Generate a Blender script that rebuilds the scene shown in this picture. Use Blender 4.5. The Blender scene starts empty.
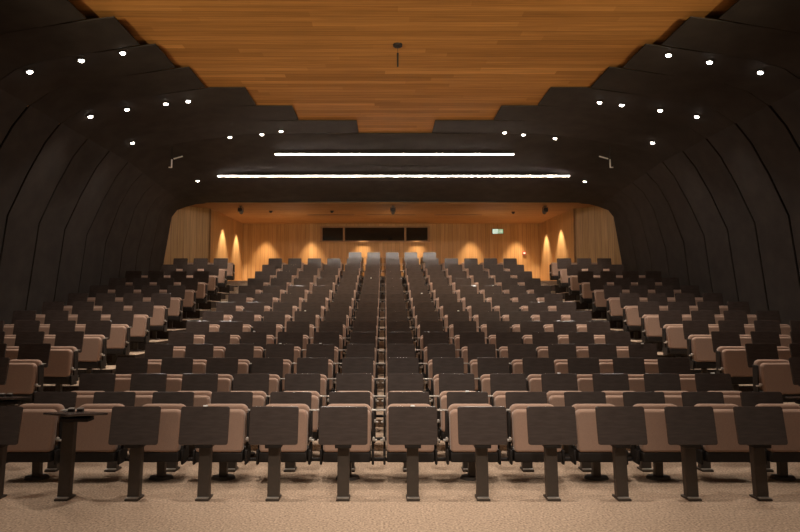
import bpy, bmesh, math, random
from mathutils import Matrix, Vector
random.seed(4)
PI = math.pi
scene = bpy.context.scene
COL = scene.collection

# ------------------------------------------------------------------ materials
def new_mat(name):
    m = bpy.data.materials.new(name); m.use_nodes = True
    nt = m.node_tree; b = nt.nodes['Principled BSDF']
    return m, nt, b

def mat(name, col, rough=.6, spec=.5, metal=0., scale=0., var=0., bump=0., stretch=(1, 1, 1), detail=3.):
    m, nt, b = new_mat(name)
    b.inputs['Base Color'].default_value = (*col, 1)
    b.inputs['Roughness'].default_value = rough
    b.inputs['Metallic'].default_value = metal
    b.inputs['Specular IOR Level'].default_value = spec
    if scale:
        tc = nt.nodes.new('ShaderNodeTexCoord'); mp = nt.nodes.new('ShaderNodeMapping')
        mp.inputs['Scale'].default_value = stretch
        nz = nt.nodes.new('ShaderNodeTexNoise')
        nz.inputs['Scale'].default_value = scale; nz.inputs['Detail'].default_value = detail
        nt.links.new(tc.outputs['Object'], mp.inputs['Vector']); nt.links.new(mp.outputs[0], nz.inputs['Vector'])
        r = nt.nodes.new('ShaderNodeValToRGB')
        r.color_ramp.elements[0].position = .3; r.color_ramp.elements[1].position = .7
        r.color_ramp.elements[0].color = (*[c * (1 - var) for c in col], 1)
        r.color_ramp.elements[1].color = (*[min(1, c * (1 + var)) for c in col], 1)
        nt.links.new(nz.outputs['Fac'], r.inputs['Fac']); nt.links.new(r.outputs['Color'], b.inputs['Base Color'])
        if bump:
            bp = nt.nodes.new('ShaderNodeBump'); bp.inputs['Strength'].default_value = bump
            bp.inputs['Distance'].default_value = .01
            nt.links.new(nz.outputs['Fac'], bp.inputs['Height']); nt.links.new(bp.outputs[0], b.inputs['Normal'])
    return m

def planks(name, cols, across, along, width, length, rough=.45, groove=.06):
    """timber boards: index across / along from world axes, one random tone for each board"""
    m, nt, b = new_mat(name)
    N = nt.nodes.new; L = nt.links.new
    def math_(op, a, c=None):
        n = N('ShaderNodeMath'); n.operation = op
        for i, v in enumerate((a, c)):
            if v is None: continue
            if isinstance(v, (int, float)): n.inputs[i].default_value = v
            else: L(v, n.inputs[i])
        return n.outputs[0]
    tc = N('ShaderNodeTexCoord'); sx = N('ShaderNodeSeparateXYZ'); L(tc.outputs['Object'], sx.inputs[0])
    ac = math_('DIVIDE', sx.outputs[across], width)
    ai = math_('FLOOR', ac)
    wn = N('ShaderNodeTexWhiteNoise'); wn.noise_dimensions = '1D'; L(ai, wn.inputs['W'])
    sh = math_('MULTIPLY', wn.outputs['Value'], 7.3)
    li = math_('FLOOR', math_('ADD', math_('DIVIDE', sx.outputs[along], length), sh))
    cb = N('ShaderNodeCombineXYZ'); L(ai, cb.inputs[0]); L(li, cb.inputs[1])
    w2 = N('ShaderNodeTexWhiteNoise'); w2.noise_dimensions = '2D'; L(cb.outputs[0], w2.inputs['Vector'])
    r = N('ShaderNodeValToRGB')
    els = r.color_ramp.elements
    while len(els) < len(cols): els.new(.5)
    for i, c in enumerate(cols):
        els[i].position = i / (len(cols) - 1); els[i].color = (*c, 1)
    L(w2.outputs['Value'], r.inputs['Fac'])
    # grain
    mp = N('ShaderNodeMapping'); s = [1.2, 1.2, 1.2]; s[across] = 26; s[along] = .8; mp.inputs['Scale'].default_value = s
    L(tc.outputs['Object'], mp.inputs['Vector'])
    nz = N('ShaderNodeTexNoise'); nz.inputs['Scale'].default_value = 1.5; nz.inputs['Detail'].default_value = 4
    L(mp.outputs[0], nz.inputs['Vector'])
    g = N('ShaderNodeMapRange'); g.inputs['From Min'].default_value = .3; g.inputs['From Max'].default_value = .7
    g.inputs['To Min'].default_value = .78; g.inputs['To Max'].default_value = 1.15
    L(nz.outputs['Fac'], g.inputs['Value'])
    fr = math_('FRACT', ac)
    gr = math_('GREATER_THAN', fr, groove)
    gm = math_('ADD', math_('MULTIPLY', gr, .45), .55)
    k = math_('MULTIPLY', g.outputs[0], gm)
    mx = N('ShaderNodeMix'); mx.data_type = 'RGBA'; mx.blend_type = 'MULTIPLY'; mx.inputs[0].default_value = 1
    cc = N('ShaderNodeCombineXYZ'); [L(k, cc.inputs[i]) for i in range(3)]
    L(r.outputs['Color'], mx.inputs[6]); L(cc.outputs[0], mx.inputs[7]); L(mx.outputs[2], b.inputs['Base Color'])
    b.inputs['Roughness'].default_value = rough; b.inputs['Specular IOR Level'].default_value = .3
    return m

def glow(name, col, strength):
    m, nt, b = new_mat(name)
    b.inputs['Base Color'].default_value = (.8, .8, .8, 1)
    b.inputs['Emission Color'].default_value = (*col, 1)
    b.inputs['Emission Strength'].default_value = strength
    return m

CARPET = mat('carpet', (.40, .285, .20), .95, .1, scale=55, var=.42, bump=.5, detail=2)
DARKFACE = mat('dark_facing', (.05, .037, .029), .95, .1, scale=55, var=.35, bump=.4, detail=2)
FABRIC = mat('tan_fabric', (.36, .225, .16), .9, .15, scale=160, var=.12, bump=.15)
_b = FABRIC.node_tree.nodes['Principled BSDF']
_b.inputs['Sheen Weight'].default_value = .55; _b.inputs['Sheen Roughness'].default_value = .4; _b.inputs['Sheen Tint'].default_value = (1, .9, .82, 1)
BOARD = mat('brown_laminate', (.064, .045, .037), .225, .8, scale=9, var=.16, stretch=(1, 1, 9))
POST = mat('brown_metal', (.066, .05, .038), .5, .4, scale=30, var=.08)
SHELL = mat('black_shell', (.022, .017, .014), .6, .3, scale=40, var=.1)
STEEL = mat('grey_steel', (.42, .37, .32), .42, .5, .6, scale=30, var=.1)
CAP = mat('grey_plastic', (.5, .44, .38), .5, scale=20, var=.03)
WHITE = mat('white_plastic', (.9, .87, .82), .5, scale=20, var=.03)
PANEL = mat('black_panel', (.041, .033, .028), .8, .2, scale=3, var=.18)
BACK = mat('black_backing', (.006, .005, .004), .9, .1)
CEILWOOD = planks('ceiling_timber', [(.38, .162, .036), (.48, .215, .052), (.54, .245, .062), (.46, .20, .046), (.64, .30, .08)], 1, 0, .15, 3.0, rough=.85)
WALLWOOD = planks('wall_timber', [(.36, .185, .062), (.44, .235, .085), (.40, .205, .07), (.50, .275, .105)], 0, 2, .16, 30)
SIDEWOOD = planks('side_timber', [(.36, .185, .062), (.44, .235, .085), (.40, .205, .07), (.50, .275, .105)], 1, 2, .16, 30)
NICHEWOOD = planks('soffit_timber', [(.36, .18, .06), (.42, .215, .075), (.39, .195, .066)], 1, 0, .16, 2.8, rough=.8)
GLASS = mat('dark_glass', (.012, .009, .007), .08, .5)
FRAME = mat('timber_frame', (.25, .12, .042), .5, scale=8, var=.12, stretch=(1, 1, 1))
BLACKM = mat('black_metal', (.02, .017, .015), .45, .4)
RED = mat('red_plastic', (.42, .05, .025), .4)
LED = glow('led_diffuser', (1., .86, .74), 66.)
LAMP = glow('lamp_lens', (1., .9, .78), 30.)
GREEN = glow('exit_green', (.06, .42, .22), .5)
SIGNW = glow('exit_white', (.62, .95, .8), .75)

# ------------------------------------------------------------------ mesh helpers
def finish(name, bm, m, parent=None, loc=None, soft=False):
    bmesh.ops.recalc_face_normals(bm, faces=bm.faces)
    for e in bm.edges:
        if len(e.link_faces) == 2:
            e.smooth = e.calc_face_angle(0) < .62
    for f in bm.faces: f.smooth = soft or f.calc_area() < .004
    me = bpy.data.meshes.new(name); bm.to_mesh(me); bm.free()
    me.materials.append(m)
    o = bpy.data.objects.new(name, me); COL.objects.link(o)
    if parent: o.parent = parent
    if loc: o.location = loc
    return o

def box(bm, x0, x1, y0, y1, z0, z1, bev=0., M=None, seg=2):
    r = bmesh.ops.create_cube(bm, size=1)
    T = Matrix.Translation(((x0 + x1) / 2, (y0 + y1) / 2, (z0 + z1) / 2)) @ Matrix.Diagonal((abs(x1 - x0), abs(y1 - y0), abs(z1 - z0), 1))
    bmesh.ops.transform(bm, matrix=T, verts=r['verts'])
    vs = r['verts']
    if bev:
        es = list({e for v in vs for e in v.link_edges})
        rr = bmesh.ops.bevel(bm, geom=es, offset=bev, segments=seg, affect='EDGES', profile=.5)
        vs = list({v for f in rr['faces'] for v in f.verts} | {v for v in vs if v.is_valid})
    if M is not None: bmesh.ops.transform(bm, matrix=M, verts=vs)
    return vs

def cyl(bm, r, h, M, seg=16, r2=None, bev=0.):
    q = bmesh.ops.create_cone(bm, cap_ends=True, segments=seg, radius1=r, radius2=r if r2 is None else r2, depth=h)
    bmesh.ops.transform(bm, matrix=M, verts=q['verts'])
    return q['verts']

def slab(bm, pts, t, bev, M=None, seg=2):
    """outline in XZ pushed from y=0 to y=t, with softened rims"""
    vs = [bm.verts.new((x, 0, z)) for x, z in pts]
    f = bm.faces.new(vs)
    ex = bmesh.ops.extrude_face_region(bm, geom=[f])
    nv = [g for g in ex['geom'] if isinstance(g, bmesh.types.BMVert)]
    bmesh.ops.translate(bm, verts=nv, vec=(0, t, 0))
    allv = set(vs) | set(nv)
    if bev:
        es = [e for v in allv for e in v.link_edges if (e.verts[0].co.y == e.verts[1].co.y)]
        rr = bmesh.ops.bevel(bm, geom=list(set(es)), offset=bev, segments=seg, affect='EDGES', profile=.5)
        allv = {v for v in allv if v.is_valid} | {v for fc in rr['faces'] for v in fc.verts}
    if M is not None: bmesh.ops.transform(bm, matrix=M, verts=list(allv))
    return list(allv)

def rounded(w, z0, z1, rt, rb, n=6, waist=0.):
    p = []
    def arc(cx, cz, r, a0):
        for i in range(n + 1):
            a = a0 + i / n * PI / 2
            p.append((cx + r * math.cos(a), cz + r * math.sin(a)))
    h = w / 2
    arc(h - rt, z1 - rt, rt, 0); arc(-h + rt, z1 - rt, rt, PI / 2)
    arc(-h + waist + rb, z0 + rb, rb, PI); arc(h - waist - rb, z0 + rb, rb, 1.5 * PI)
    return p

def lean(a):            # shear y with z
    M = Matrix.Identity(4); M[1][2] = a; return M
T_ = Matrix.Translation
RX = lambda a: Matrix.Rotation(a, 4, 'X')
RY = lambda a: Matrix.Rotation(a, 4, 'Y')
RZ = lambda a: Matrix.Rotation(a, 4, 'Z')

def empty(name, loc=(0, 0, 0), rz=0.):
    o = bpy.data.objects.new(name, None); COL.objects.link(o)
    o.location = loc; o.rotation_euler = (0, 0, rz); o.empty_display_size = .1
    return o
def tag(o, label, cat, group=None):
    o['label'] = label; o['category'] = cat
    if group: o['group'] = group
    elif 'group' in o: del o['group']
    return o
def struct(name, bm, m, soft=False):
    o = finish(name, bm, m, soft=soft); o['kind'] = 'structure'; return o
def kids(o): return [c for c in COL.objects if c.parent == o]
def dup(tree, loc, rz=0.):
    """tree = (root, [(part, [sub-parts])]): copies of the thing and all of its parts"""
    root, parts = tree
    r = root.copy(); COL.objects.link(r); r.location = loc; r.rotation_euler = (0, 0, rz)
    for p, subs in parts:
        c = p.copy(); COL.objects.link(c); c.parent = r
        for s in subs:
            d = s.copy(); COL.objects.link(d); d.parent = c
    return r
def tree_of(root): return (root, [(p, kids(p)) for p in kids(root)])

ORD = ['zeroth', 'first', 'second', 'third', 'fourth', 'fifth', 'sixth', 'seventh', 'eighth', 'ninth', 'tenth', 'eleventh',
       'twelfth', 'thirteenth', 'fourteenth', 'fifteenth', 'sixteenth']

# ------------------------------------------------------------------ seating layout (metres; x right, y away from the stage)
DESK_H = .78
ROW0, ROWP = 5.25, .965
def pitch(n): return .6 if n < 3 else .606 if n < 7 else .61 if n < 13 else .613      # the block fans out a little towards the back
def rowY(n): return ROW0 + ROWP * (n - 1) + (.05 if n == 1 else 0)          # line of the desk posts of row n
H = {1: 0., 2: 0.}
for i, v in enumerate([-.78, -.672, -.546, -.403, -.243, -.068, .122, .327, .547, .779, 1.023, 1.279, 1.547, 1.827]):
    H[i + 3] = v + .86
SIDE_UP = .19
XS = {-1: {3: 4.90, 4: 4.95, 5: 4.99, 6: 5.02, 7: 5.05, 8: 5.06, 9: 5.07, 10: 5.08, 11: 5.09, 12: 5.10, 13: 5.11, 14: 5.12},
      1: {3: 4.76, 4: 4.82, 5: 4.89, 6: 4.94, 7: 4.98, 8: 5.01, 9: 5.03, 10: 5.04, 11: 5.05, 12: 5.06, 13: 5.07, 14: 5.08}}
NSIDE = {3: 1, 4: 2, 5: 3, 6: 4, 7: 4, 8: 4, 9: 4, 10: 4, 11: 4, 12: 4, 13: 3, 14: 3}
SPITCH = .597
RISER = -.14                                        # risers stand this far before the posts

# ------------------------------------------------------------------ floor: flat stage-side floor, tiers, aisle steps
bm = bmesh.new()
box(bm, -9, 9, -5, rowY(3) + RISER + .3, -.3, 0)
struct('floor', bm, CARPET)
bm = bmesh.new()
for n in range(3, 16):
    box(bm, -3.93, 3.93, rowY(n) + RISER, rowY(n + 1) + RISER + (.02 if n < 15 else 0), H[n] - .5, H[n], .012, seg=1)
box(bm, -1.62, 1.62, rowY(16) + RISER, rowY(16) + 1.3, 2.3, H[16], .012, seg=1)
box(bm, -7, 7, rowY(16) + RISER, 23.4, 2.1, 2.53)
struct('floor', bm, CARPET)
bm = bmesh.new()
for s in (-1, 1):
    for n in range(3, 16):
        y0, y1 = rowY(n) + RISER, rowY(n + 1) + RISER
        ym = (y0 + y1) / 2
        up = H[n + 1] if n < 15 else 2.53
        inner = XS[s][min(14, max(3, n))] - .30
        box(bm, s * 3.93, s * (inner + .02), y0, ym + .02, H[n] - .4, H[n], .012, seg=1)
        box(bm, s * 3.93, s * (inner + .02), ym, y1 + .02, H[n] - .4, (H[n] + up) / 2, .012, seg=1)
struct('floor', bm, CARPET)
bm = bmesh.new()
for s in (-1, 1):
    for j in range(3, 15):
        box(bm, s * (XS[s][j] - .30), s * 7.6, rowY(j) + RISER, rowY(j + 1) + RISER + (.02 if j < 14 else 0.0), H[j] - .4, H[j] + SIDE_UP, .012, seg=1)
    box(bm, s * 4.79, s * 7.6, rowY(15) + RISER, rowY(16) + RISER, 2.0, 2.42)
struct('floor', bm, CARPET)
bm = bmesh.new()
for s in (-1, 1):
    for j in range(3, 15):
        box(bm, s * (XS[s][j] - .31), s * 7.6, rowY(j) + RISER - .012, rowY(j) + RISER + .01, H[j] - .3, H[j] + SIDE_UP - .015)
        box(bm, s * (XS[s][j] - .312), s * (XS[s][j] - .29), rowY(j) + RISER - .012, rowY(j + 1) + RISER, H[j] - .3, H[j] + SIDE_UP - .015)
struct('trim_4', bm, DARKFACE)  # thin dark facing over the side tiers' risers and aisle flanks

# ------------------------------------------------------------------ seat prototype (origin on the floor under the seat)
def make_seat(arm=True):
    root = empty('auditorium_seat')
    b = bmesh.new()
    slab(b, rounded(.452, .0, .384, .055, .03, waist=.004), .085, .022, T_((0, -.19, .288)) @ lean(.11), 3)
    finish('seat_cushion', b, FABRIC, root)
    b = bmesh.new()
    slab(b, rounded(.455, 0, .379, .07, .03), .075, .022, T_((0, -.068, .325)) @ lean(.15), 3)
    bk = finish('backrest', b, FABRIC, root)
    b = bmesh.new()
    slab(b, rounded(.44, 0, .345, .07, .03), .018, .006, T_((0, .008, .32)) @ lean(.15))
    finish('back_shell', b, SHELL, bk)
    b = bmesh.new()
    box(b, -.222, .222, -.185, .12, .195, .2865, .012)
    finish('underframe', b, SHELL, root)
    for s in (-1, 1):
        b = bmesh.new()
        box(b, s * .233, s * .255, -.08, .03, .20, .64, .006, seg=1)
        box(b, s * .234, s * .256, -.15, -.02, .165, .30, .006, seg=1)
        br = finish('side_bracket', b, SHELL, root)
        if True:
            b = bmesh.new()
            cyl(b, .012, .04, T_((s * .252, -.13, .405)) @ RX(PI / 2), 14)
            box(b, s * .240, s * .285, -.125, -.08, .375, .392, .004, seg=1)
            finish('pivot_cap', b, CAP, br)
    if True:
        b = bmesh.new()
        box(b, .229, .371 if arm else .285, -.06, .02, .650, .658, .003)
        finish('armrest', b, STEEL, root)
    return root

def make_desk(opened=0, dot=False):
    """opened: 0 = top hangs folded down, +1/-1 = top swung out flat to that side"""
    root = empty('writing_desk')
    b = bmesh.new()
    box(b, -.058, .058, -.075, .075, 0, .018, .006)
    ft = finish('foot_plate', b, POST, root)
    b = bmesh.new()
    box(b, -.052, .052, -.071, -.035, .0185, .028, .004)
    finish('foot_cap', b, STEEL, ft)
    b = bmesh.new()
    box(b, -.051, .051, -.04, .03, .018, .70, .008, lean(.075))
    finish('post', b, POST, root)
    b = bmesh.new()
    if opened:
        M = T_((opened * .065, .0, .712)) @ RX(math.radians(-7)) @ RZ(opened * math.radians(-38))
        slab(b, rounded(.47, -.175, .175, .02, .02), .02, .005, M @ RX(PI / 2))
        tp = finish('desk_top', b, BOARD, root)
        b = bmesh.new()
        box(b, min(-.06, opened * .19), max(.06, opened * .19), -.03, .09, .655, .690, .006)
        for x in (-.035, .045): box(b, x - .028, x + .028, .11, .14, .64, .742, .004)
        finish('hinge', b, SHELL, root)
        for x in (-.035, .045):
            b = bmesh.new(); box(b, x - .025, x + .025, .105, .145, .742, .752, .003)
            finish('hinge_cap', b, STEEL, root)
    else:
        M = T_((0, -.075, .471)) @ RX(-math.radians(10.8))
        slab(b, rounded(.421, 0, .322, .022, .022), .02, .004, M)
        tp = finish('desk_top', b, BOARD, root)
        b = bmesh.new()
        box(b, -.07, .07, -.07, .06, .44, .475, .006)
        box(b, -.05, .05, -.01, .09, .66, .735, .006)
        finish('hinge', b, SHELL, root)
        if dot:
            b = bmesh.new()
            box(b, -.018, .018, -.012, .022, .318, .333, .004, M)
            c = finish('top_dot', b, WHITE, root); c['label'] = 'small white clip on the top edge'
    return root

seat_full = make_seat(True); desk_plain = make_desk()
seat_end = make_seat(False); SEATEND = tree_of(seat_end)
SEAT, DESK = tree_of(seat_full), tree_of(desk_plain)
dot_desk = make_desk(0, True); DOT = tree_of(dot_desk)
open_r = make_desk(1); OPENR = tree_of(open_r)
open_l = make_desk(-1); OPENL = tree_of(open_l)
used = set()
def place(tree, loc, rz, label, cat, group):
    root = tree[0]
    if root.name not in used:
        used.add(root.name); o = root; o.location = loc; o.rotation_euler = (0, 0, rz)
    else:
        o = dup(tree, loc, rz)
    return tag(o, label, cat, group)

def where(c):
    if c == 0: return 'in the middle of the row'
    w = ORD[abs(c)]
    return f"{w} {'left' if c < 0 else 'right'} of the middle one"
def rowname(n): return 'front row' if n == 1 else f'{ORD[n]} row from front'

DOTS = {(1, 0), (1, -3), (2, 1), (3, 3), (3, 6), (5, -3), (5, -2), (5, 6), (6, -4), (8, -3), (8, 2), (10, 1), (11, 4), (12, -1)}  # desks with a small white dot on the top edge
SEATDY = .62
# rails that carry the seats
def seat_beam(x0, x1, y, z, peds, label):
    root = empty('seat_beam', ((x0 + x1) / 2, y, z))
    cx = (x0 + x1) / 2
    b = bmesh.new(); box(b, x0 - cx, x1 - cx, -.02, .03, .165, .193, .006)
    finish('beam', b, SHELL, root)
    for px in peds:
        b = bmesh.new()
        box(b, px - cx - .037, px - cx + .037, -.03, .035, .02, .165, .006)
        pd = finish('pedestal', b, POST, root)
        b = bmesh.new()
        cyl(b, 1, 1, T_((px - cx, 0, .012)) @ Matrix.Diagonal((.118, .085, .024, 1)), 28, .9)
        finish('base_plate', b, POST, pd)
    tag(root, label, 'seat beam', 'steel beams carrying the seat rows')

for n in range(1, 17):
    cols = range(-6, 7) if n < 16 else range(-2, 3)
    y, z = rowY(n), H[n]
    for c in cols:
        x = c * pitch(n)
        dot = (n, c) in DOTS
        if n == 1 and c == -5:
            place(OPENR, (x, y, z), 0, 'writing desk with its top swung out flat, far left of the front row', 'desk', 'writing desks of the front row')
        else:
            tr = DOT if dot else DESK
            extra = ' with white clip' if dot else ''
            place(tr, (x, y, z), 0, f'brown folded desk{extra}, {rowname(n)}, {where(c)}', 'desk', f'writing desks of the {rowname(n)}')
        place(SEATEND if c == cols[-1] else SEAT, (x, y + SEATDY, z), 0, f'tan folded seat, {rowname(n)}, {where(c)}', 'seat', f'tip-up seats of the {rowname(n)}')
    lim = cols[-1] * pitch(n) + .25
    ped = [c * pitch(n) for c in ((-6, -4, -3, -1, 1, 3, 4, 6) if n < 16 else (-2, 0, 2))]
    seat_beam(-lim, lim, y + SEATDY + .0, z, ped, f'black steel beam on pedestals under the seats of the {rowname(n)}')
place(OPENR, (-4.2, rowY(2), 0), 0, 'writing desk with its top swung out flat at the left end of the second row', 'desk', 'writing desks of the second row')
place(OPENL, (4.2, rowY(2), 0), 0, 'writing desk with its top swung out flat at the right end of the second row', 'desk', 'writing desks of the second row')

for s, side in ((-1, 'left'), (1, 'right')):
    for j in range(3, 15):
        y, z = rowY(j), H[j] + SIDE_UP
        rn = f'{side} side block, {ORD[j - 2]} row from the front'
        for i in range(NSIDE[j]):
            x = s * (XS[s][j] + i * SPITCH)
            pos = 'at the aisle' if i == 0 else f'{ORD[i + 1]} from the aisle'
            dot = (s == 1 and (j, i) in ((5, 2),))
            place(DOT if dot else DESK, (x, y, z), 0, f'dark folded desk, {rn}, {pos}', 'desk', f'writing desks of the {side} side block')
            place(SEATEND if i == (0 if s < 0 else NSIDE[j] - 1) else SEAT, (x, y + SEATDY, z), 0, f'tan folded seat, {rn}, {pos}', 'seat', f'tip-up seats of the {side} side block')
        xs = sorted((s * (XS[s][j] - .25), s * (XS[s][j] + (NSIDE[j] - 1) * SPITCH + .25)))
        ped = [s * XS[s][j]] + ([s * (XS[s][j] + (NSIDE[j] - 1) * SPITCH)] if NSIDE[j] > 1 else [])
        seat_beam(xs[0], xs[1], y + SEATDY, z, ped, f'black steel beam under the {rn}')

# ------------------------------------------------------------------ dark arches of wall and ceiling panels
PROF = [(3.5, 5.73), (4.8, 5.56), (5.5, 5.44), (5.9, 5.31), (6.25, 5.06), (6.52, 4.70), (6.83, 4.1), (7.16, 3.33), (7.38, 1.4)]     # (|x|, z) of the inner face
def prof_at(y, x_in):
    """inner-face outline at depth y, starting at x_in"""
    t = max(0., min(1., (y - 13.86) / 4.84))
    end = [(5.0, 4.97), (5.6, 4.97), (5.85, 4.96), (6.2, 4.93), (6.5, 4.85), (6.8, 4.74), (6.98, 4.5), (7.2, 3.04), (7.3, 1.4)]
    p = [(a + (c - a) * t, b + (d - b) * t) for (a, b), (c, d) in zip(PROF, end)]
    ztop = p[0][1]
    out = []
    if x_in < p[0][0]: out.append((x_in, ztop)); out += p
    else:
        (a, b), (c, d) = p[0], p[1]
        out.append((x_in, b + (d - b) * (x_in - a) / (c - a))); out += p[1:]
    out.append((out[-1][0] + .03, -.4))
    return out
def arch(name, s, y0, y1, x_in, part, saw=.03, th=.02):
    b = bmesh.new()
    rings = []
    for y, inn in ((y0, 0.), (y1, saw)):
        p = prof_at(y, x_in)
        p = p[-6:] if part == 'wall' else p[:-5]
        n = len(p)
        nor = []
        for i in range(n):
            a, c = p[max(0, i - 1)], p[min(n - 1, i + 1)]
            dx, dz = c[0] - a[0], c[1] - a[1]; l = math.hypot(dx, dz)
            nor.append((-dz / l, dx / l))       # points up / outward
        wt = [0. if i < 1 and part != 'wall' else 1. for i in range(n)]
        inner = [b.verts.new((s * (x - nx * inn * w), y, z - nz * inn * w)) for (x, z), (nx, nz), w in zip(p, nor, wt)]
        outer = [b.verts.new((s * (x + nx * th), y, z + nz * th)) for (x, z), (nx, nz) in zip(p, nor)]
        rings.append((inner, outer))
    (i0, o0), (i1, o1) = rings
    n = len(i0)
    for k in range(n - 1):
        b.faces.new((i0[k], i0[k + 1], i1[k + 1], i1[k])); b.faces.new((o0[k], o1[k], o1[k + 1], o0[k + 1]))
        b.faces.new((i0[k], o0[k], o0[k + 1], i0[k + 1])); b.faces.new((i1[k], i1[k + 1], o1[k + 1], o1[k]))
    for k in (0, n - 1): b.faces.new((i0[k], i1[k], o1[k], o0[k]))
    return struct(name, b, PANEL, True)
RIBS = [(1.4, 4.6), (2.35, 4.6), (3.3, 4.6), (4.25, 4.6), (5.2, 4.6), (6.15, 4.5), (7.1, 4.36), (8.07, 4.0), (9.0, 3.78), (9.95, 3.575), (10.93, 2.85), (11.94, 2.13), (12.9, .86),
        (13.86, 0), (14.83, 0), (15.8, 0), (16.76, 0), (17.73, 0)]
for s, nm in ((-1, 'wall_left'), (1, 'wall_right')):
    for k, (y, xi) in enumerate(RIBS):
        y1 = RIBS[k + 1][0] if k + 1 < len(RIBS) else 18.72
        last = k + 1 == len(RIBS)
        arch(nm, s, y, y1 - (0 if last else .095), xi, 'wall')
        arch('ceiling', s, y, y1 - (0 if last else .03 if y > 13 else .06), xi, 'ceiling')
    b = bmesh.new()
    box(b, s * 7.6, s * 7.7, -1, 19.2, -.3, 6.3)
    struct(nm, b, BACK)
b = bmesh.new()
box(b, -7.6, 7.6, 13.9, 18.7, 6.05, 6.12)
struct('ceiling', b, BACK)
# timber ceiling above the arches
b = bmesh.new()
box(b, -7.6, 7.6, -2, 14.0, 5.765, 5.86)
struct('ceiling', b, CEILWOOD)

# ------------------------------------------------------------------ timber lobby behind the last rows
NZ = 4.93
b = bmesh.new(); box(b, -7.4, 7.4, 18.66, 23.5, NZ, NZ + .1); struct('ceiling', b, NICHEWOOD)
b = bmesh.new(); box(b, -7.0, 7.0, 23.3, 23.4, 2.0, 5.1); struct('wall_back', b, WALLWOOD)
# front edge of the dark soffit
b = bmesh.new(); box(b, -5.9, 5.9, 18.6, 18.66, NZ + .015, NZ + .45); struct('trim_1', b, PANEL)
def wallseg(name, a, c, m, th=.06):
    b = bmesh.new()
    d = Vector((c[0] - a[0], c[1] - a[1], 0)); n = Vector((-d.y, d.x, 0)).normalized() * th
    if n.y < 0: n = -n
    q = []
    for z in (2.0, 5.0):
        q.append([b.verts.new((p[0] + o.x, p[1] + o.y, z)) for p, o in ((a, Vector()), (c, Vector()), (c, n), (a, n))])
    b.faces.new(q[0]); b.faces.new(q[1])
    for i in range(4): b.faces.new((q[0][i], q[0][(i + 1) % 4], q[1][(i + 1) % 4], q[1][i]))
    return struct(name, b, m)
for s, nm in ((-1, 'wall_left'), (1, 'wall_right')):
    wallseg(nm, (s * 7.3, 18.74), (s * 6.02, 19.75), WALLWOOD)
    wallseg(nm, (s * 6.02, 19.75), (s * 5.80, 23.32), SIDEWOOD)
    b = bmesh.new(); box(b, s * 6.0, s * 6.06, 19.70, 19.76, 2.5, 4.93, .01); struct('trim_2' if s < 0 else 'trim_3', b, FRAME)

# projection-booth window in the back wall
b = bmesh.new()
x0, x1, z0, z1 = -2.72, 1.46, 4.25, 4.77
box(b, x0 - .05, x1 + .05, 23.22, 23.30, z1, z1 + .05); box(b, x0 - .05, x1 + .05, 23.22, 23.30, z0 - .05, z0)
for x in (x0, -1.84, .55, x1): box(b, x - .04, x + .04, 23.22, 23.30, z0, z1)
w = struct('window_1', b, FRAME)
for a, c in ((x0, -1.84), (-1.84, .55), (.55, x1)):
    b = bmesh.new(); box(b, a + .04, c - .04, 23.27, 23.29, z0, z1); finish('pane', b, GLASS, w)

# ------------------------------------------------------------------ fittings
# exit sign
ex = empty('exit_sign', (4.16, 23.3, 4.52)); tag(ex, 'green and white lit exit sign high on the timber back wall', 'sign')
b = bmesh.new(); box(b, -.22, .22, -.06, 0, 0, .2, .006); finish('housing', b, BLACKM, ex)
b = bmesh.new(); box(b, -.205, -.002, -.066, -.061, .012, .188); sg = finish('figure_panel', b, SIGNW, ex); sg['label'] = 'white panel with green running figure'
b = bmesh.new(); box(b, .002, .205, -.066, -.061, .012, .188); ar = finish('arrow_panel', b, GREEN, ex); ar['label'] = 'green panel with white arrow'
b = bmesh.new()
cyl(b, .015, .004, T_((-.095, -.069, .158)) @ RX(PI / 2), 12)
for p in ((-.10, .122, .024, .062, 20), (-.13, .072, .018, .064, 40), (-.07, .072, .018, .064, -35), (-.065, .130, .014, .055, 70), (-.138, .126, .014, .055, -60)):
    box(b, -p[2] / 2, p[2] / 2, -.002, .002, -p[3] / 2, p[3] / 2, M=T_((p[0], -.069, p[1])) @ RY(math.radians(p[4])))
finish('running_figure', b, GREEN, sg)
b = bmesh.new()
box(b, .05, .14, -.071, -.067, .092, .108)
for a in (40, -40): box(b, -.035, .035, -.002, .002, -.008, .008, M=T_((.135, -.069, .1 + (.018 if a > 0 else -.018))) @ RY(math.radians(a)))
finish('arrow', b, SIGNW, ar)
# fire-alarm call point
ca = empty('alarm_call_point', (5.18, 23.3, 3.70)); tag(ca, 'small red alarm call point on the back wall right of the seats', 'alarm')
b = bmesh.new(); box(b, -.07, .07, -.05, .004, 0, .14, .008); finish('housing', b, RED, ca)
b = bmesh.new(); box(b, -.04, .04, -.056, -.049, .04, .10, .002); finish('button_plate', b, WHITE, ca)
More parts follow.
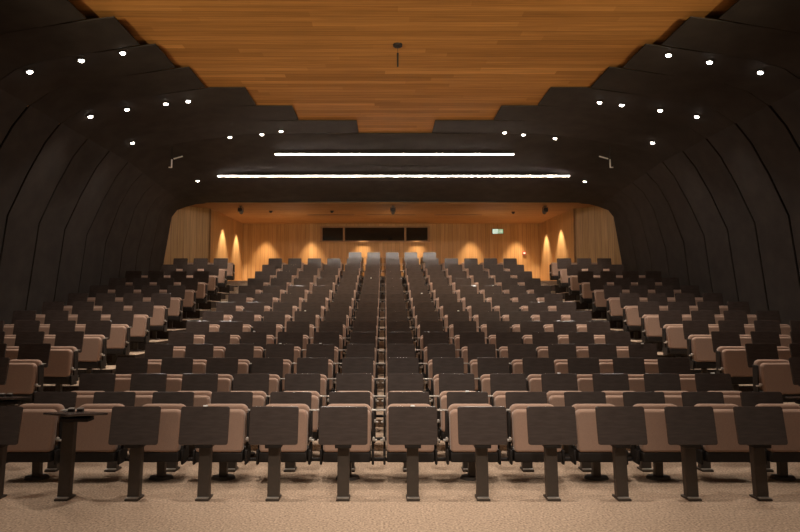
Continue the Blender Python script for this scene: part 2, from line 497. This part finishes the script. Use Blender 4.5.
# black spot projectors under the lobby ceiling edge
for x, lab in ((-4.9, 'small black projector hanging at left under the lobby ceiling edge'), (.02, 'small black projector hanging in the middle under the lobby ceiling edge'), (4.93, 'small black projector hanging at right under the lobby ceiling edge')):
    r = empty('hanging_projector', (x, 19.2, NZ)); tag(r, lab, 'projector', 'projectors under the lobby ceiling')
    b = bmesh.new(); box(b, -.05, .05, -.05, .05, -.02, 0, .004); cyl(b, .012, .1, T_((0, 0, -.06))); finish('mount', b, BLACKM, r)
    b = bmesh.new(); cyl(b, .065, .2, T_((0, 0, -.17)) @ RX(math.radians(70)), 18, .075); hd = finish('lamp_body', b, BLACKM, r)
    b = bmesh.new()
    for q in (-.085, .085): box(b, q - .006, q + .006, -.02, .02, -.2, -.06)
    box(b, -.09, .09, -.02, .02, -.07, -.055); finish('yoke', b, BLACKM, r)
for x, y, lab in ((-4.12, 20.2, 'left'), (-2.04, 20.2, 'middle'), (4.16, 20.4, 'right')):
    r = empty('smoke_detector', (x, y, NZ)); tag(r, f'small dark ceiling detector, {lab}most on the lobby ceiling', 'detector', 'detectors on the lobby ceiling')
    b = bmesh.new(); cyl(b, .07, .02, T_((0, 0, -.01)), 20); finish('base', b, BLACKM, r)
    b = bmesh.new(); cyl(b, .035, .05, T_((0, 0, -.045)), 20, .055); finish('sensor_head', b, BLACKM, r)
for x0, x1 in ((-3.0, -1.3), (-.9, .85), (1.5, 3.2)):
    r = empty('ceiling_slot', ((x0 + x1) / 2, 21.0, NZ))
    tag(r, {-3.0: 'long narrow dark slot at left in the lobby ceiling', -.9: 'long narrow dark slot in the middle of the lobby ceiling', 1.5: 'long narrow dark slot at right in the lobby ceiling'}[x0], 'ceiling slot', 'slots in the lobby ceiling')
    w_ = (x1 - x0) / 2
    b = bmesh.new(); box(b, -w_, w_, -.06, .06, -.012, 0, .003); finish('slot_frame', b, FRAME, r)
    b = bmesh.new(); box(b, -w_ + .03, w_ - .03, -.035, .035, -.016, -.011); finish('slot_grille', b, POST, r)

# hanging microphone in the timber ceiling
hm = empty('hanging_microphone', (-.04, 9.15, 5.765)); tag(hm, 'black hanging microphone on a round plate in the timber ceiling', 'microphone')
b = bmesh.new(); cyl(b, .072, .03, T_((0, 0, -.015)), 28, .075); finish('ceiling_plate', b, BLACKM, hm)
b = bmesh.new(); cyl(b, .004, .12, T_((0, 0, -.09)), 8); finish('cable', b, BLACKM, hm)
b = bmesh.new(); cyl(b, .013, .22, T_((0, 0, -.25)), 12, .016); finish('microphone_body', b, BLACKM, hm)

# downlights set in the dark arches: (x, y, where)
LIGHTS = [(4.33, 9.1, 'nearest row, closest to the timber ceiling', 1.), (5.0, 9.15, 'nearest row, middle of three', 1.05), (5.80, 9.15, 'nearest row, outermost', .6),
          (4.05, 11.36, 'second row, closest to the timber ceiling', 1.), (4.48, 11.35, 'second row, second out from the timber', .8), (5.22, 11.34, 'second row, third out from the timber', .85), (5.88, 11.25, 'second row, outermost', .5),
          (2.63, 13.55, 'third row, closest to the upper light strip', .8), (3.12, 13.78, 'third row, second from the upper light strip', .5), (3.9, 13.9, 'third row, third from the upper light strip', .5),
          (5.86, 13.12, 'alone beside the wall bend', .5), (5.46, 16.5, 'alone past the lower light strip', .7)]
def surf(x, y):
    i = max(k for k, (ry, _) in enumerate(RIBS) if ry <= y)
    p = prof_at(y, 0)
    for (a, b1), (c, d) in zip(p, p[1:]):
        if a <= x <= c:
            z = b1 + (d - b1) * (x - a) / (c - a); sl = math.atan2(d - b1, c - a)
            y1 = RIBS[i + 1][0] if i + 1 < len(RIBS) else 18.72
            t = (y - RIBS[i][0]) / (y1 - RIBS[i][0])
            return z - .03 * t / math.cos(sl), sl
    return 5, 0
def lamp(kind, loc, energy, col, rot=(0, 0, 0), size=.05, angle=80, blend=.6):
    d = bpy.data.lights.new('spot_lamp', kind); d.energy = energy; d.color = col
    if kind == 'SPOT': d.spot_size = math.radians(angle); d.spot_blend = blend; d.shadow_soft_size = size
    elif kind == 'AREA': d.size = size
    else: d.shadow_soft_size = size
    o = bpy.data.objects.new('lamp', d); COL.objects.link(o); o.location = loc; o.rotation_euler = rot
    return o
def aim(frm, to):
    return (Vector(to) - Vector(frm)).to_track_quat('-Z', 'Y').to_euler()
WARM = (1., .76, .54)
WW = (1., .92, .82)
for s, side in ((-1, 'left'), (1, 'right')):
    for x, y, lab, pw in LIGHTS:
        z, sl = surf(x, y)
        if s > 0: x, y = x - .1, y + .1; z, sl = surf(x, y)
        r = empty('downlight', (s * x, y, z)); r.rotation_euler = (0, s * -sl, 0)
        tag(r, f'small white downlight in the {side} dark ceiling, {lab}', 'downlight', 'downlights in the dark ceiling panels')
        b = bmesh.new()
        cyl(b, .065, .03, T_((0, 0, -.002)), 24, .058); finish('trim_ring', b, BLACKM, r)
        b = bmesh.new(); 
        q = bmesh.ops.create_uvsphere(b, u_segments=16, v_segments=8, radius=.038)
        bmesh.ops.transform(b, matrix=T_((0, 0, -.018)) @ Matrix.Diagonal((1.1, 1, .6, 1)), verts=q['verts'])
        finish('lens', b, LAMP, r)
        lamp('SPOT', (s * x, y, z - .1), (300 if x < 5.7 else 170) * pw, WW, aim((s * x, y, z), (s * (x - (1.9 if x < 4.6 else .8 if x < 5.5 else -.7)), y + .2, 1)), .06, 95, .9)
    # pale bracket at the end of the lower light strip
    r = empty('hanging_bracket', (s * (5.29 if s < 0 else 5.09), 14.0, 5.06)); tag(r, f'pale bent metal bracket hanging from the {side} dark ceiling', 'bracket', 'pale brackets under the dark ceiling')
    b = bmesh.new(); box(b, -.012, .012, -.016, .016, -.09, .09, .004); finish('drop_arm', b, WHITE, r)
    b = bmesh.new(); box(b, min(s * -.012, s * .07), max(s * -.012, s * .07), -.016, .016, -.112, -.09, .004); finish('foot', b, WHITE, r)
    b = bmesh.new(); box(b, -.11, .11, -.014, .014, -.012, .012, .004, T_((s * -.15, 0, .135)) @ RY(s * .28)); finish('top_arm', b, WHITE, r)
    b = bmesh.new(); cyl(b, .008, .5, T_((0, 0, .33)), 8); finish('hanging_rod', b, BLACKM, r)

# two linear light strips on the sloping soffit
for hw, y, lab in ((3.0, 14.87, 'upper and shorter white light strip across the dark soffit'), (4.84, 16.33, 'lower and longer white light strip across the dark soffit')):
    t = (y - 13.86) / 4.84
    z = 5.73 + (4.97 - 5.73) * t - .047
    r = empty('linear_light', (0, y, z)); tag(r, lab, 'light strip', 'light strips across the dark soffit')
    b = bmesh.new(); box(b, -hw - .02, hw + .02, -.05, .05, -.02, .012, .004); finish('housing', b, BLACKM, r)
    b = bmesh.new(); box(b, -hw, hw, -.032, .032, -.034, -.018, .006); finish('diffuser', b, LED, r)

# house lights further forward, set above the edge of the frame
for s in (-1, 1):
    for x, y, e, an in ((4.4, 6.9, 150, 84), (4.5, 4.6, 190, 84), (1.6, 7.6, 260, 60), (.5, 8.0, 130, 60), (1.6, 5.4, 380, 66), (1.3, 3.6, 110, 70)):
        lamp('SPOT', (s * x, y, 5.4 if x > 4 else 5.72), e, WW, aim((s * x, y, 5.7), (s * x * .75, y + .1, 0)), .08, an, .9)
    # unseen stage-side spots, added to brighten the front rows
    lamp('SPOT', (s * 1.3, 1.6, 5.6), 520, WW, aim((s * 1.3, 1.6, 5.6), (s * .3, 5.6, .5)), .15, 44, 1.)
    # unseen upward spots, added out of frame to brighten the timber ceiling
    lamp('SPOT', (s * 5.2, 1.6, 3.4), 2100, (1., .84, .56), aim((s * 5.2, 1.6, 3.4), (s * .2, 13.0, 5.9)), .1, 50, 1.)
    # wall washers of the lobby
    for y in (20.95, 22.5):
        lamp('SPOT', (s * (5.67 - .06 * (y - 20.95)), y, 4.9), 480, (1., .88, .72), (0, 0, 0), .03, 58, .6)
for x in (-4.88, -3.1, -1.1, 1.0, 3.1, 4.88):
    lamp('SPOT', (x, 22.85, 4.9), 430, (1., .80, .58), (math.radians(3), 0, 0), .05, 62, .9)
for x in (-3.5, 0, 3.5):  # fill added in mid-air for the lobby's overall warm level, no fixture
    lamp('POINT', (x, 20.8, 4.0), 11, WARM, size=.2)

# ------------------------------------------------------------------ faint ambient fill, added to lift the dark surfaces
wd = bpy.data.worlds.new('World'); scene.world = wd; wd.use_nodes = True
wd.node_tree.nodes['Background'].inputs[0].default_value = (1., .8, .62, 1)
wd.node_tree.nodes['Background'].inputs[1].default_value = .12

# ------------------------------------------------------------------ camera
cd = bpy.data.cameras.new('Camera'); cam = bpy.data.objects.new('Camera', cd); COL.objects.link(cam)
cam.location = (-.24, 0, 1.64); cam.rotation_euler = (PI / 2 + math.atan(42 / 600), 0, 0)
cd.sensor_width = 36; cd.lens = 27; cd.shift_x = 15 / 800; cd.clip_end = 100
scene.camera = cam
vs = scene.view_settings
vs.view_transform = 'Standard'; vs.look = 'None'; vs.gamma = 1; vs.exposure = 0; vs.use_curve_mapping = False
